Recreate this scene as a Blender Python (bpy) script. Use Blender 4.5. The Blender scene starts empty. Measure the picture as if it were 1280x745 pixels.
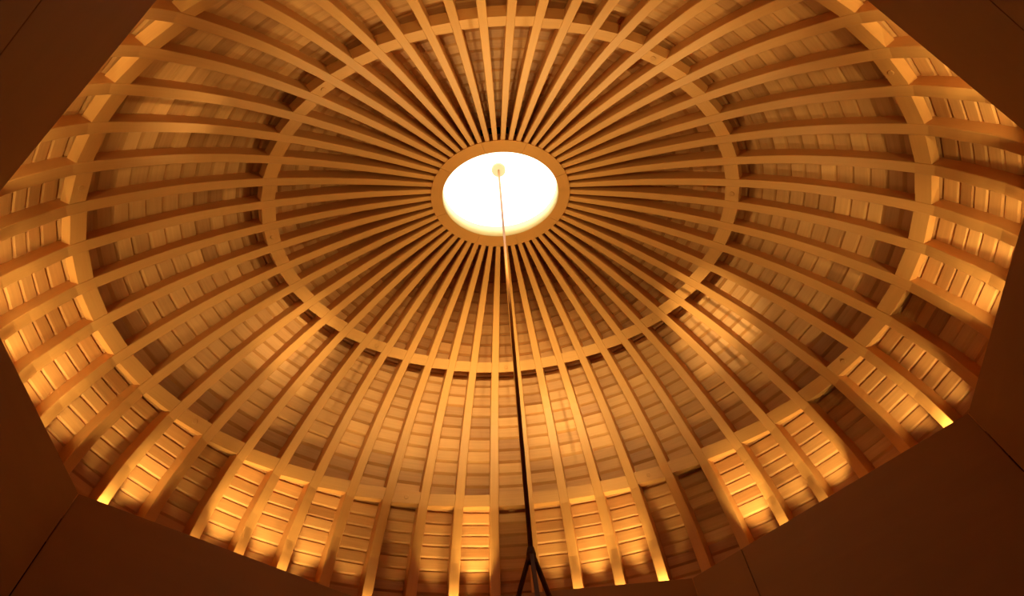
import bpy, bmesh, math, random
from mathutils import Vector, Matrix
random.seed(7)
C = bpy.context.scene.collection
S = bpy.context.scene
PI = math.pi

# ------------------------------------------------------------------ camera
EYE = 1.5                                    # camera height above the floor; dome axis is x = y = 0
F_PX, PX, PY = 900.0, 640.0, 372.5
zv = Vector((598 - PX, -122 - PY, F_PX)).normalized()          # world up seen in camera axes (right, down, forward)
xv = (Vector((1, 0, 0)) - zv[0] * zv).normalized()
yv = zv.cross(xv)
right = Vector((xv[0], yv[0], zv[0]))
down = Vector((xv[1], yv[1], zv[1]))
fwd = Vector((xv[2], yv[2], zv[2]))
EYE_POS = Vector((-0.156, -2.455, EYE))
cam = bpy.data.cameras.new('camera')
cam.lens = F_PX / 1280 * 36
cam.sensor_width = 36
cam.clip_start = 0.02
camo = bpy.data.objects.new('camera', cam)
C.objects.link(camo)
m = Matrix((right, -down, -fwd)).transposed().to_4x4()
m.translation = EYE_POS
camo.matrix_world = m
S.camera = camo

# ------------------------------------------------------------------ world, exposure
w = bpy.data.worlds.new('world')
S.world = w
w.use_nodes = True
w.node_tree.nodes['Background'].inputs[0].default_value = (1.0, 0.75, 0.5, 1)
w.node_tree.nodes['Background'].inputs[1].default_value = 0.0
S.view_settings.view_transform = 'Standard'
S.view_settings.look = 'None'
S.view_settings.gamma = 1
S.view_settings.exposure = 0.38
S.cycles.use_denoising = True
S.cycles.max_bounces = 10
S.cycles.diffuse_bounces = 8

# ------------------------------------------------------------------ shape of the dome
TH0 = math.radians(-4.65)
D = 2 * PI / 54
def rib_angle(i):
    b = -2.388 + D * i
    return TH0 + b - 0.07 * math.sin(2 * b)
# level u: one unit = one course of boards; semi-axes A, B and height Z of the inner faces of the ribs
LEVELS = [(0, .6655, .5355, 6.514), (6, 1.377, 1.10, 6.31), (12, 2.064, 1.632, 6.0), (18.2, 2.66, 2.067, 5.585),
          (24.4, 3.192, 2.43, 4.98), (27.4, 3.327, 2.53, 4.675), (30.4, 3.43, 2.603, 4.355), (36.4, 3.50, 2.65, 3.73)]
U_END = 36.0
def curve(col):
    xs = [l[0] for l in LEVELS]; ys = [l[col] for l in LEVELS]; n = len(xs)
    mt = []
    for k in range(n):
        a = max(0, k - 1); b = min(n - 1, k + 1)
        mt.append((ys[b] - ys[a]) / (xs[b] - xs[a]))
    def f(u):
        k = 0
        while k < n - 2 and u > xs[k + 1]: k += 1
        h = xs[k + 1] - xs[k]; t = (u - xs[k]) / h
        return ((2*t**3 - 3*t*t + 1) * ys[k] + (t**3 - 2*t*t + t) * h * mt[k]
                + (-2*t**3 + 3*t*t) * ys[k + 1] + (t**3 - t*t) * h * mt[k + 1])
    return f
fA, fB, fZ = curve(1), curve(2), curve(3)
def polar(a, b, phi):
    q = phi - TH0
    return a * b / math.hypot(b * math.cos(q), a * math.sin(q))
def rz(u, phi): return polar(fA(u), fB(u), phi), fZ(u) + EYE
def dome(u, phi, e=0.0, side=0.0):
    """point on the dome at level u, azimuth phi, e outward along the meridian normal, side across the rib"""
    r, z = rz(u, phi)
    r1, z1 = rz(u + .1, phi); r0, z0 = rz(u - .1, phi)
    t = Vector((r1 - r0, z1 - z0)).normalized()              # down the meridian
    r += -t.y * e; z += t.x * e
    c, s = math.cos(phi), math.sin(phi)
    return Vector((r * c - side * s, r * s + side * c, z))
def lerp(P, u):
    for (a, x), (b, y) in zip(P, P[1:]):
        if u <= b: return x + (y - x) * max(0, u - a) / (b - a)
    return P[-1][1]
def depth(u): return lerp([(0, .20), (8, .19), (12, .17), (15, .15), (18, .138), (24, .138), (28, .15), (40, .15)], u)   # rib face to boards
def rib_w(u):
    return lerp([(0, .042), (5, .060), (12, .071), (24.4, .085), (36.4, .094)], u)

# ------------------------------------------------------------------ halogen uplights standing in the cove behind the wall top
LAMP_COL = (1.0, .78, .33)
def uplight(phi, power, target, cone, blend, zl=3.79, r_in=.06, size=.018):
    r = rz(35.5, phi)[0] - r_in
    w = WALL_R(phi) + .06                     # never inside the wall panels
    if r_in > 0: r = max(r, min(w, r + r_in - .02))
    p = Vector((r * math.cos(phi), r * math.sin(phi), zl + EYE))
    l = bpy.data.lights.new('uplight', 'SPOT')
    l.energy = power; l.color = LAMP_COL; l.spot_size = math.radians(cone); l.spot_blend = blend
    l.shadow_soft_size = size
    o = bpy.data.objects.new('uplight', l); C.objects.link(o)
    o.location = p
    o.rotation_euler = (target - p).to_track_quat('-Z', 'Y').to_euler()
def WALL_R(a):
    return min(d / math.cos(a - TH0 - math.radians(n)) for n, d in ((0, 3.16), (52.5, 2.69), (90, 2.42), (127.5, 2.69), (180, 3.16), (-127.5, 2.69), (-90, 2.42), (-52.5, 2.69))
               if math.cos(a - TH0 - math.radians(n)) > .2)
def bay_angle(i, f=.5): return rib_angle(i) * (1 - f) + rib_angle(i + 1) * f
# lamps washing one bay: bay -> (power, course aimed at)
WASH = {35: (26, 27), 34: (2, 27), 33: (11, 27), 32: (22, 28), 31: (20, 26), 30: (2, 28), 29: (2, 28), 28: (26, 28), 27: (9, 27), 26: (18, 28),
        25: (1.5, 28), 24: (6, 29), 23: (6.5, 29), 22: (1.5, 28), 21: (8, 28), 20: (5, 28), 19: (6, 29), 18: (3, 28), 17: (12, 28), 16: (14, 28), 15: (12, 28),
        14: (14, 28), 36: (7, 27), 37: (3, 27), 38: (7, 28), 39: (13, 28), 40: (18, 28), 41: (24, 28), 43: (14, 29), 42: (3, 27),
        44: (5, 27), 45: (6, 28), 46: (12, 28), 47: (11, 28), 48: (11, 28), 49: (9, 28), 50: (9, 28), 51: (6, 28), 52: (6, 28), 53: (12, 28), 54: (12, 28)}
for i in range(1, 55):
    pw, tu = WASH.get(i, (8, 28))
    phi = bay_angle(i)
    uplight(phi, pw * 2.0 if pw > 5 else pw * .8, dome(tu - .8, phi, .155), 40, .8, r_in=.15, zl=3.86)
# lamps right in front of a rib, grazing its inner face: rib -> power
GRAZE = {33: 7, 32: 5, 31: 8, 28: 8, 27: 4, 24: 10, 21: 12, 20: 4, 36: 8, 38: 5, 40: 9, 41: 7, 42: 4, 44: 10, 46: 8, 47: 6, 48: 4, 49: 6, 19: 4, 17: 6, 15: 5, 52: 5, 54: 4}
for i, pw in GRAZE.items():
    phi = rib_angle(i)
    uplight(phi, pw * 3.2, dome(29, phi, .0), 70, 1.0, r_in=.055, zl=3.85)
# lamps throwing light right across the dome, just under the wall top: bay -> (power, course aimed at, cone)
CROSS = {3: (90, 22, 46), 5: (120, 22, 46), 6: (150, 22, 46), 7: (250, 22.5, 46), 8: (270, 22.5, 46), 9: (280, 22.5, 46), 10: (290, 22.5, 46), 11: (260, 22.5, 46), 13: (200, 22, 46),
         30: (150, 20, 56), 33: (190, 20, 56), 35: (190, 20, 56), 37: (190, 20, 56), 40: (150, 20, 56), 1: (60, 18, 70), 15: (60, 18, 70),
         53: (110, 17, 70), 50: (120, 17, 70), 47: (120, 17, 70), 44: (90, 17, 70), 25: (60, 17, 70), 22: (120, 17, 70), 19: (130, 17, 70), 17: (120, 17, 70)}
def rim_lamp(i, pw, target, cone, blend, size=.015):
    phi = bay_angle(i)
    gap = rz(35.5, phi)[0] - .10 - WALL_R(phi)
    uplight(phi, pw, target, cone, blend, zl=3.93 - .21 * max(gap, .095), r_in=.10, size=size)
for i, (pw, tu, cone) in CROSS.items():
    rim_lamp(i, pw * (1.15 if 3 < i < 14 else 1), dome(tu, bay_angle(i) + PI, 0), cone, .9)
# narrow beams picking out single bays of the upper tiers: (lamp bay, power, lit bay, course, cone)
for i, pw, j, tu, cone in ((15, 800, 43, 15.2, 7), (14, 700, 42, 16.2, 7), (52, 1300, 25, 14.8, 7.5), (53, 900, 26, 16.5, 7), (5, 800, 32, 18.5, 9),
                           (25, 1100, 52, 21.5, 8), (24, 800, 51, 21.3, 7)):
    rim_lamp(i, pw * .75, dome(tu, bay_angle(j), .1), cone + 1.5, 1.0, .01)
# steep lamps on the near side, reaching the lower faces of the upper blocking
for i in (2, 4, 6, 8, 10, 12, 14):
    uplight(bay_angle(i), 34, dome(14.5, bay_angle(i), 0), 34, .9, zl=3.88, r_in=.12)

# ------------------------------------------------------------------ materials
def new_mat(name):
    mt = bpy.data.materials.new(name); mt.use_nodes = True
    nt = mt.node_tree; b = nt.nodes['Principled BSDF']
    return mt, nt, b
def wood(name, dark, light, grain=(1.2, 34.0), rough=.5, tone=True, bump=.08, variation=.5):
    mt, nt, b = new_mat(name); N = nt.nodes.new; L = nt.links.new
    uv = N('ShaderNodeUVMap'); mp = N('ShaderNodeMapping'); mp.inputs['Scale'].default_value = (grain[0], grain[1], 1)
    L(uv.outputs[0], mp.inputs[0])
    no = N('ShaderNodeTexNoise'); no.inputs['Scale'].default_value = 2.2; no.inputs['Detail'].default_value = 5; no.inputs['Distortion'].default_value = .6
    L(mp.outputs[0], no.inputs['Vector'])
    n2 = N('ShaderNodeTexNoise'); n2.inputs['Scale'].default_value = 1.1; n2.inputs['Detail'].default_value = 2
    L(uv.outputs[0], n2.inputs['Vector'])
    mix = N('ShaderNodeMix'); mix.data_type = 'RGBA'
    mix.inputs[6].default_value = (*dark, 1); mix.inputs[7].default_value = (*light, 1)
    ma = N('ShaderNodeMath'); ma.operation = 'MULTIPLY'; ma.inputs[1].default_value = .55
    L(no.outputs[0], ma.inputs[0])
    mb = N('ShaderNodeMath'); mb.operation = 'MULTIPLY_ADD'; mb.inputs[1].default_value = .45
    L(n2.outputs[0], mb.inputs[0]); L(ma.outputs[0], mb.inputs[2])
    src = mb
    if tone:
        at = N('ShaderNodeAttribute'); at.attribute_name = 'tone'
        mc = N('ShaderNodeMath'); mc.operation = 'MULTIPLY_ADD'; mc.inputs[1].default_value = variation
        L(at.outputs['Fac'], mc.inputs[0]); L(mb.outputs[0], mc.inputs[2])
        md = N('ShaderNodeMath'); md.operation = 'SUBTRACT'; md.use_clamp = True; md.inputs[1].default_value = variation / 2
        L(mc.outputs[0], md.inputs[0]); src = md
    L(src.outputs[0], mix.inputs[0]); L(mix.outputs[2], b.inputs['Base Color'])
    b.inputs['Roughness'].default_value = rough
    b.inputs['Specular IOR Level'].default_value = .3
    bp = N('ShaderNodeBump'); bp.inputs['Strength'].default_value = bump; bp.inputs['Distance'].default_value = .004
    L(no.outputs[0], bp.inputs['Height']); L(bp.outputs[0], b.inputs['Normal'])
    return mt
M_RIB = wood('fir_rib', (.53, .235, .062), (.69, .325, .092), grain=(.8, 30), rough=.42, variation=.35)
M_BOARD = wood('cedar_board', (.38, .155, .043), (.72, .36, .115), grain=(1.0, 26), rough=.5, variation=.8)
M_RING = wood('ring_wood', (.56, .24, .06), (.66, .30, .082), rough=.45, tone=False)
M_WALL = wood('wall_panel', (.26, .115, .034), (.345, .16, .048), grain=(.5, 3), rough=.6, tone=False, bump=.03)
M_FLOOR = wood('floor_boards', (.20, .095, .035), (.32, .155, .06), rough=.4, tone=False)
def plain(name, col, rough=.5, metal=0.0):
    mt, nt, b = new_mat(name)
    no = nt.nodes.new('ShaderNodeTexNoise'); no.inputs['Scale'].default_value = 18
    mx = nt.nodes.new('ShaderNodeMix'); mx.data_type = 'RGBA'
    mx.inputs[6].default_value = (*[c * .9 for c in col], 1); mx.inputs[7].default_value = (*col, 1)
    nt.links.new(no.outputs[0], mx.inputs[0]); nt.links.new(mx.outputs[2], b.inputs['Base Color'])
    b.inputs['Roughness'].default_value = rough; b.inputs['Metallic'].default_value = metal
    b.inputs['Specular IOR Level'].default_value = .25
    return mt
M_CURB = plain('cream_paint', (.74, .60, .33), .6)
M_CANOPY = plain('canopy_cream', (.50, .46, .27), .5)
M_ROD = plain('brass_rod', (.40, .17, .055), .5, .45)
M_DARK = plain('bronze_bracket', (.15, .06, .025), .65, 0.0)
mt, nt, b = new_mat('skylight_diffuser')
b.inputs['Base Color'].default_value = (.9, .9, .88, 1)
b.inputs['Emission Color'].default_value = (1.0, .94, .80, 1)
b.inputs['Emission Strength'].default_value = 1.3
M_SKY = mt

# ------------------------------------------------------------------ mesh helpers
class MB:
    def __init__(s): s.v = []; s.f = []; s.uv = []; s.tone = []
    def add(s, verts, faces, uvs=None, tone=.5):
        o = len(s.v); s.v += [tuple(x) for x in verts]
        for f in faces:
            s.f.append(tuple(o + k for k in f)); s.tone.append(tone)
            s.uv += [uvs[k] if uvs else (verts[k][0], verts[k][1]) for k in f]
    def build(s, name, mat, parent=None, smooth=False, origin=None):
        me = bpy.data.meshes.new(name)
        vs = s.v
        if origin is not None: vs = [(x - origin[0], y - origin[1], z - origin[2]) for x, y, z in vs]
        me.from_pydata(vs, [], s.f)
        ul = me.uv_layers.new(name='UVMap')
        ul.data.foreach_set('uv', [c for p in s.uv for c in p])
        at = me.attributes.new('tone', 'FLOAT', 'FACE')
        at.data.foreach_set('value', s.tone)
        if smooth: me.polygons.foreach_set('use_smooth', [True] * len(s.f))
        me.materials.append(mat); me.update()
        o = bpy.data.objects.new(name, me); C.objects.link(o)
        if origin is not None: o.location = origin
        if parent: o.parent = parent
        return o
def empty(name, loc=(0, 0, 0), parent=None):
    o = bpy.data.objects.new(name, None); C.objects.link(o); o.location = loc
    o.empty_display_size = .1
    if parent: o.parent = parent
    return o
def prism(mb, loop_a, loop_b, tone=.5, uva=None, uvb=None):
    """closed solid between two matching loops"""
    n = len(loop_a)
    vs = list(loop_a) + list(loop_b)
    fs = [tuple(range(n))[::-1], tuple(range(n, 2 * n))] + [(k, (k + 1) % n, n + (k + 1) % n, n + k) for k in range(n)]
    mb.add(vs, fs, (uva + uvb) if uva else None, tone)

# ------------------------------------------------------------------ ceiling: ribs, blocking, boards, ring at the oculus
ceiling = empty('ceiling', (0, 0, 0)); ceiling['kind'] = 'structure'

NSEG = 30
for i in range(1, 55):
    phi = rib_angle(i); mb = MB(); loops = []; uvs = []
    du = random.uniform(0, 50); ln = 0; last = None
    for k in range(NSEG + 1):
        u = -.2 + (U_END + .2) * k / NSEG
        hw = rib_w(u) / 2; c = .004
        sec = [(-hw, c), (-hw + c, 0), (hw - c, 0), (hw, c), (hw, depth(u) + .018), (-hw, depth(u) + .018)]
        pts = [dome(u, phi, e, s) for s, e in sec]
        if last: ln += (pts[1] - last).length
        last = pts[1]
        loops.append(pts); uvs.append([(du + ln, du + s * 1.0 + e) for s, e in sec])
    n = 6; vs = [p for l in loops for p in l]; uv = [q for l in uvs for q in l]; fs = []
    for k in range(NSEG):
        for j in range(n):
            a = k * n + j; b2 = k * n + (j + 1) % n
            fs.append((a, a + n, b2 + n, b2))
    fs.append(tuple(range(n))); fs.append(tuple(range(NSEG * n, NSEG * n + n))[::-1])
    mb.add(vs, fs, uv, random.random())
    mb.build('rib', M_RIB, ceiling)

def bay_edges(i, u, gap):
    """the two side offsets of bay i (between rib i and i+1), as (phi, side)"""
    h = rib_w(u) / 2 + gap
    return (rib_angle(i), h), (rib_angle(i + 1), -h)
PLUG1 = (54, 13, 20, 27, 34, 40, 47); PLUG2 = (50, 43, 37, 30, 24, 16, 10, 3)
for uc, bd, plugs in ((12.0, .118, PLUG1), (24.4, .10, PLUG2)):
    for i in range(1, 55):
        mb = MB(); du = random.uniform(0, 50); ends = []
        for phi, sd in bay_edges(i, uc, .0004):
            ends.append([dome(uc - .5, phi, .004, sd), dome(uc + .5, phi, .004, sd), dome(uc + .5, phi, bd, sd), dome(uc - .5, phi, bd, sd)])
        L = (ends[0][0] - ends[1][0]).length
        qa = [(du, 0), (du, .105), (du, .2), (du, .3)]; qb = [(du + L, 0), (du + L, .105), (du + L, .2), (du + L, .3)]
        prism(mb, ends[0], ends[1], random.random(), qa, qb)
        blk = mb.build('blocking', M_RIB, ceiling)
        if i in plugs:
            p = sum((e[0] + e[1] for e in ends), Vector()) / 4
            x = (ends[1][0] - ends[0][0]).normalized(); t = (ends[0][1] - ends[0][0]).normalized(); nrm = x.cross(t).normalized()
            if nrm.dot(Vector((-p.x, -p.y, EYE - p.z))) < 0: nrm = -nrm
            y = nrm.cross(x); mp = MB(); K = 18; R = .021
            ring = lambda rr, h: [p + (x * math.cos(2*PI*q/K) + y * math.sin(2*PI*q/K)) * rr + nrm * h for q in range(K)]
            a, b2, c2 = ring(R, -.004), ring(R, .004), ring(R - .003, .006)
            vs = a + b2 + c2
            fs = [(q, (q+1) % K, K + (q+1) % K, K + q) for q in range(K)] + [(K + q, K + (q+1) % K, 2*K + (q+1) % K, 2*K + q) for q in range(K)] + [tuple(range(2*K, 3*K))]
            mp.add(vs, fs, [(du + k2 * .003, du) for k2 in range(3 * K)], random.random() * .5)
            mp.build('plug', M_RIB, blk)

# boards: each bay and course is its own board with a bevelled lower edge
sec = [(.0, .008), (.0, .75), (.014, .995), (.022, .995), (.022, .008)]
def board_mb(i, k):
    mb = MB(); du = random.uniform(0, 80); ends = []
    for phi in (rib_angle(i), rib_angle(i + 1)):
        ends.append([dome(min(k + s, U_END + .3), phi, depth(k + s) + e) for e, s in sec])
    L = (ends[0][0] - ends[1][0]).length
    vv = [0, .075, .105, .12, .2]
    prism(mb, ends[0], ends[1], min(1, max(0, random.gauss(.5, .24))), [(du, du + x) for x in vv], [(du + L, du + x) for x in vv])
    return mb
def to_px(p):
    d = p - EYE_POS; zc = d.dot(fwd)
    if zc < .1: return None
    return PX + F_PX * d.dot(right) / zc, PY + F_PX * d.dot(down) / zc
cand = []
for k in range(0, 36):
    for i in range(1, 55):
        f0, f1 = rib_angle(i), rib_angle(i + 1); q = []
        for u in (k + .03, k + .97):
            h = rib_w(u) / 2
            q += [dome(u, f0, depth(u), h), dome(u, f1, depth(u), -h)]
        px = [to_px(p) for p in q]; area = 0
        if all(px) and all(-5 < x < 1285 and -5 < y < 750 for x, y in px) and k < 33:
            o = [px[0], px[1], px[3], px[2]]
            area = abs(sum(o[j][0] * o[(j+1) % 4][1] - o[(j+1) % 4][0] * o[j][1] for j in range(4))) / 2
            # boards under the blocking are mostly covered
            if abs(k + .5 - 12) < .9 or abs(k + .5 - 24.4) < .9: area *= .3
        cand.append((area, i, k))
cand.sort(reverse=True)
rest = MB()
for n, (ar, i, k) in enumerate(cand):
    mb = board_mb(i, k)
    if n < 300: mb.build('board', M_BOARD, ceiling)
    else:
        o = len(rest.v); rest.v += mb.v; rest.f += [tuple(o + x for x in f) for f in mb.f]; rest.uv += mb.uv; rest.tone += mb.tone
bo = rest.build('boarding', M_BOARD, ceiling); bo['kind'] = 'stuff'

# elliptical compression ring round the oculus, in eight segments
ring = empty('compression_ring', (0, 0, 6.514 + EYE), ceiling)
ZR = 6.506 + EYE
AI, BI, AO, BO = .559, .4265, .6655, .5355
for s in range(8):
    a0 = TH0 + math.radians(-14 + 45 * s + .12); a1 = TH0 + math.radians(-14 + 45 * (s + 1) - .12); K = 12
    mb = MB(); vs = []; uv = []
    for k in range(K + 1):
        a = a0 + (a1 - a0) * k / K
        ri, ro = polar(AI, BI, a), polar(AO, BO, a)
        for r, z in ((ri, 0), (ro, 0), (ro, .22), (ri, .075)):
            vs.append((r * math.cos(a), r * math.sin(a), ZR + z)); uv.append((a * .6, r + z))
    fs = []
    for k in range(K):
        for j in range(4):
            a = 4 * k + j; b2 = 4 * k + (j + 1) % 4; fs.append((a, b2, b2 + 4, a + 4))
    fs += [(3, 2, 1, 0), tuple(4 * K + j for j in range(4))]
    mb.add(vs, fs, uv, .5)
    mb.v = [(x, y, z - (6.514 + EYE)) for x, y, z in mb.v]
    mb.build('ring_segment', M_RING, ring)

# ------------------------------------------------------------------ skylight in the oculus
sky = empty('window_1', (0, 0, ZR)); sky['kind'] = 'structure'
K = 72; mb = MB(); vs = []
for k in range(K):
    a = 2 * PI * k / K
    for dr, z in ((-.004, .002), (-.004, .235), (.012, .235), (.0, .002)):
        r = polar(AI, BI, a) + dr
        vs.append((r * math.cos(a), r * math.sin(a), z))
fs = [(4*k + j, 4*k + (j+1) % 4, 4*((k+1) % K) + (j+1) % 4, 4*((k+1) % K) + j) for k in range(K) for j in range(4)]
mb.add(vs, fs); mb.build('curb', M_CURB, sky, True)
mb = MB(); vs = []; NR = 12
for q in range(NR + 1):
    t = q / NR * PI / 2
    for k in range(K):
        a = 2 * PI * k / K; r = (polar(AI, BI, a) + .012) * math.cos(t) if q < NR else .001
        vs.append((r * math.cos(a), r * math.sin(a), .232 + .545 * math.sin(t)))
fs = [(q*K + k, q*K + (k+1) % K, (q+1)*K + (k+1) % K, (q+1)*K + k) for q in range(NR) for k in range(K)]
mb.add(vs, fs); mb.build('diffuser_dome', M_SKY, sky, True)

# ------------------------------------------------------------------ hanging rod with its three-legged bracket
def tube(mb, a, b, r, K=14, r2=None):
    a = Vector(a); b = Vector(b); d = (b - a).normalized(); x = d.orthogonal().normalized(); y = d.cross(x); r2 = r2 or r
    la = [a + (x * math.cos(2*PI*q/K) + y * math.sin(2*PI*q/K)) * r for q in range(K)]
    lb = [b + (x * math.cos(2*PI*q/K) + y * math.sin(2*PI*q/K)) * r2 for q in range(K)]
    prism(mb, la, lb)
def bar(mb, a, b, wx, wy, side):
    a = Vector(a); b = Vector(b); d = (b - a).normalized(); y = (side - d * side.dot(d)).normalized(); x = d.cross(y)
    q = [(-1, -1), (1, -1), (1, 1), (-1, 1)]
    prism(mb, [a + x * s * wx / 2 + y * t * wy / 2 for s, t in q], [b + x * s * wx / 2 + y * t * wy / 2 for s, t in q])
APEX = 2.19 + EYE
pend = empty('hanging_rod', (.016, .004, APEX))
pend['label'] = 'thin brass rod hanging from the bright oval skylight to a dark three-legged bracket'
pend['category'] = 'pendant'
mb = MB(); tube(mb, (-.016, -.004, 7.235 + EYE - APEX), (-.016, -.004, 7.275 + EYE - APEX), .072, 32)
mb.build('canopy', M_CANOPY, pend)
mb = MB(); tube(mb, (0, 0, .01), (-.016, -.004, 7.24 + EYE - APEX), .0105); mb.build('rod', M_ROD, pend, True)
mb = MB(); tube(mb, (0, 0, -.055), (0, 0, -.012), .016, 16, .021); tube(mb, (0, 0, -.012), (0, 0, .022), .021, 16, .015); mb.build('hub', M_DARK, pend)
for k in range(3):
    a = -PI / 2 + 2 * PI * k / 3 + .03
    d = Vector((math.cos(a), math.sin(a), 0))
    mb = MB(); bar(mb, d * .012 + Vector((0, 0, -.02)), d * .215 + Vector((0, 0, -.60)), .017, .012, d)
    mb.build('leg', M_DARK, pend)
mb = MB(); vs = []; K = 40
for k in range(K):
    a = 2 * PI * k / K
    for r, z in ((.205, -.60), (.225, -.60), (.225, -.63), (.205, -.63)): vs.append((r * math.cos(a), r * math.sin(a), z))
mb.add(vs, [(4*k + j, 4*k + (j+1) % 4, 4*((k+1) % K) + (j+1) % 4, 4*((k+1) % K) + j) for k in range(K) for j in range(4)])
mb.build('hoop', M_DARK, pend)

# ------------------------------------------------------------------ octagonal walls in panels
ZT = 3.93 + EYE; ZJ = 2.63 + EYE; TW = .035
SIDES = [('right', 0, 3.16), ('far_right', 52.5, 2.69), ('far', 90, 2.42), ('far_left', 127.5, 2.69),
         ('left', 180, 3.16), ('near_left', -127.5, 2.69), ('near', -90, 2.42), ('near_right', -52.5, 2.69)]
def nrm(d): return Vector((math.cos(math.radians(d) + TH0), math.sin(math.radians(d) + TH0)))
def corner(s, t):
    n1, n2 = nrm(s[1]), nrm(t[1]); det = n1.x * n2.y - n1.y * n2.x
    return Vector(((s[2] * n2.y - t[2] * n1.y) / det, (n1.x * t[2] - n2.x * s[2]) / det))
for k, sd in enumerate(SIDES):
    n = nrm(sd[1]); tg = Vector((-n.y, n.x))
    t0 = corner(SIDES[k - 1], sd).dot(tg); t1 = corner(sd, SIDES[(k + 1) % 8]).dot(tg)
    wall = empty('wall_' + sd[0], (n.x * sd[2], n.y * sd[2], 0)); wall['kind'] = 'structure'
    rows = [(0.0, ZJ - 1.3), (ZJ - 1.3, ZJ), (ZJ, ZT)]
    cells = []
    for ri, (za, zb) in enumerate(rows):
        if sd[0] == 'far_right' and ri == 2: cells += [(t0, 0, za, zb), (0, t1, za, zb)]
        elif sd[0] == 'near' and ri < 2:
            zo = 2.55
            if za < zo: cells += [(t0, -.6, za, min(zb, zo)), (.95, t1, za, min(zb, zo))]
            if zb > zo: cells.append((t0, t1, max(za, zo), zb))
        else: cells.append((t0, t1, za, zb))
    for ta, tb, za, zb in cells:
        g = .0025; mb = MB(); a, b2 = ta + g, tb - g; zl, zh = za + (g if za > 0 else 0), zb - (g if zb < ZT else 0); c = .003
        P = lambda t, d, z: Vector((tg.x * t + n.x * d, tg.y * t + n.y * d, z))
        du = random.uniform(0, 9)
        fr = [P(a + c, 0, zl + c), P(b2 - c, 0, zl + c), P(b2 - c, 0, zh - c), P(a + c, 0, zh - c)]
        md = [P(a, c, zl), P(b2, c, zl), P(b2, c, zh), P(a, c, zh)]
        bk = [P(a, TW, zl), P(b2, TW, zl), P(b2, TW, zh), P(a, TW, zh)]
        vs = fr + md + bk
        uv = [(du + t, z) for t, z in ((a, zl), (b2, zl), (b2, zh), (a, zh))] * 3
        fs = [(0, 1, 2, 3), (11, 10, 9, 8)] + [(j, 4 + j, 4 + (j+1) % 4, (j+1) % 4) for j in range(4)] + [(4 + j, 8 + j, 8 + (j+1) % 4, 4 + (j+1) % 4) for j in range(4)]
        mb.add(vs, fs, uv); mb.build('panel', M_WALL, wall)
    # backing behind the joints
    mb = MB(); za = 0 if sd[0] != 'near' else 2.56
    q = [(t0 - .0, TW), (t1 + .0, TW), (t1, TW + .006), (t0, TW + .006)]
    prism(mb, [P(t, d, za) for t, d in q], [P(t, d, ZT - .01) for t, d in q]); mb.build('backing', M_WALL, wall)

# ledge closing the cove behind the wall top, and the floor
cor = [corner(SIDES[k], SIDES[(k + 1) % 8]) for k in range(8)]
mb = MB(); K = 96; vs = []
def oct_r(a):
    return min(s[2] / max(1e-6, math.cos(a - TH0 - math.radians(s[1]))) for s in SIDES if math.cos(a - TH0 - math.radians(s[1])) > .2)
for k in range(K):
    a = 2 * PI * k / K
    for r, z in ((oct_r(a) + .05, 0), (rz(36, a)[0] + .2, 0), (rz(36, a)[0] + .2, -.03), (oct_r(a) + .05, -.03)):
        vs.append((r * math.cos(a), r * math.sin(a), 3.735 + EYE + z))
mb.add(vs, [(4*k + j, 4*k + (j+1) % 4, 4*((k+1) % K) + (j+1) % 4, 4*((k+1) % K) + j) for k in range(K) for j in range(4)])
lg = mb.build('trim_1', M_WALL); lg['kind'] = 'structure'
mb = MB(); prism(mb, [Vector((p.x * 1.15, p.y * 1.15, -.05)) for p in cor], [Vector((p.x * 1.15, p.y * 1.15, 0)) for p in cor])
fl = mb.build('floor', M_FLOOR); fl['kind'] = 'structure'
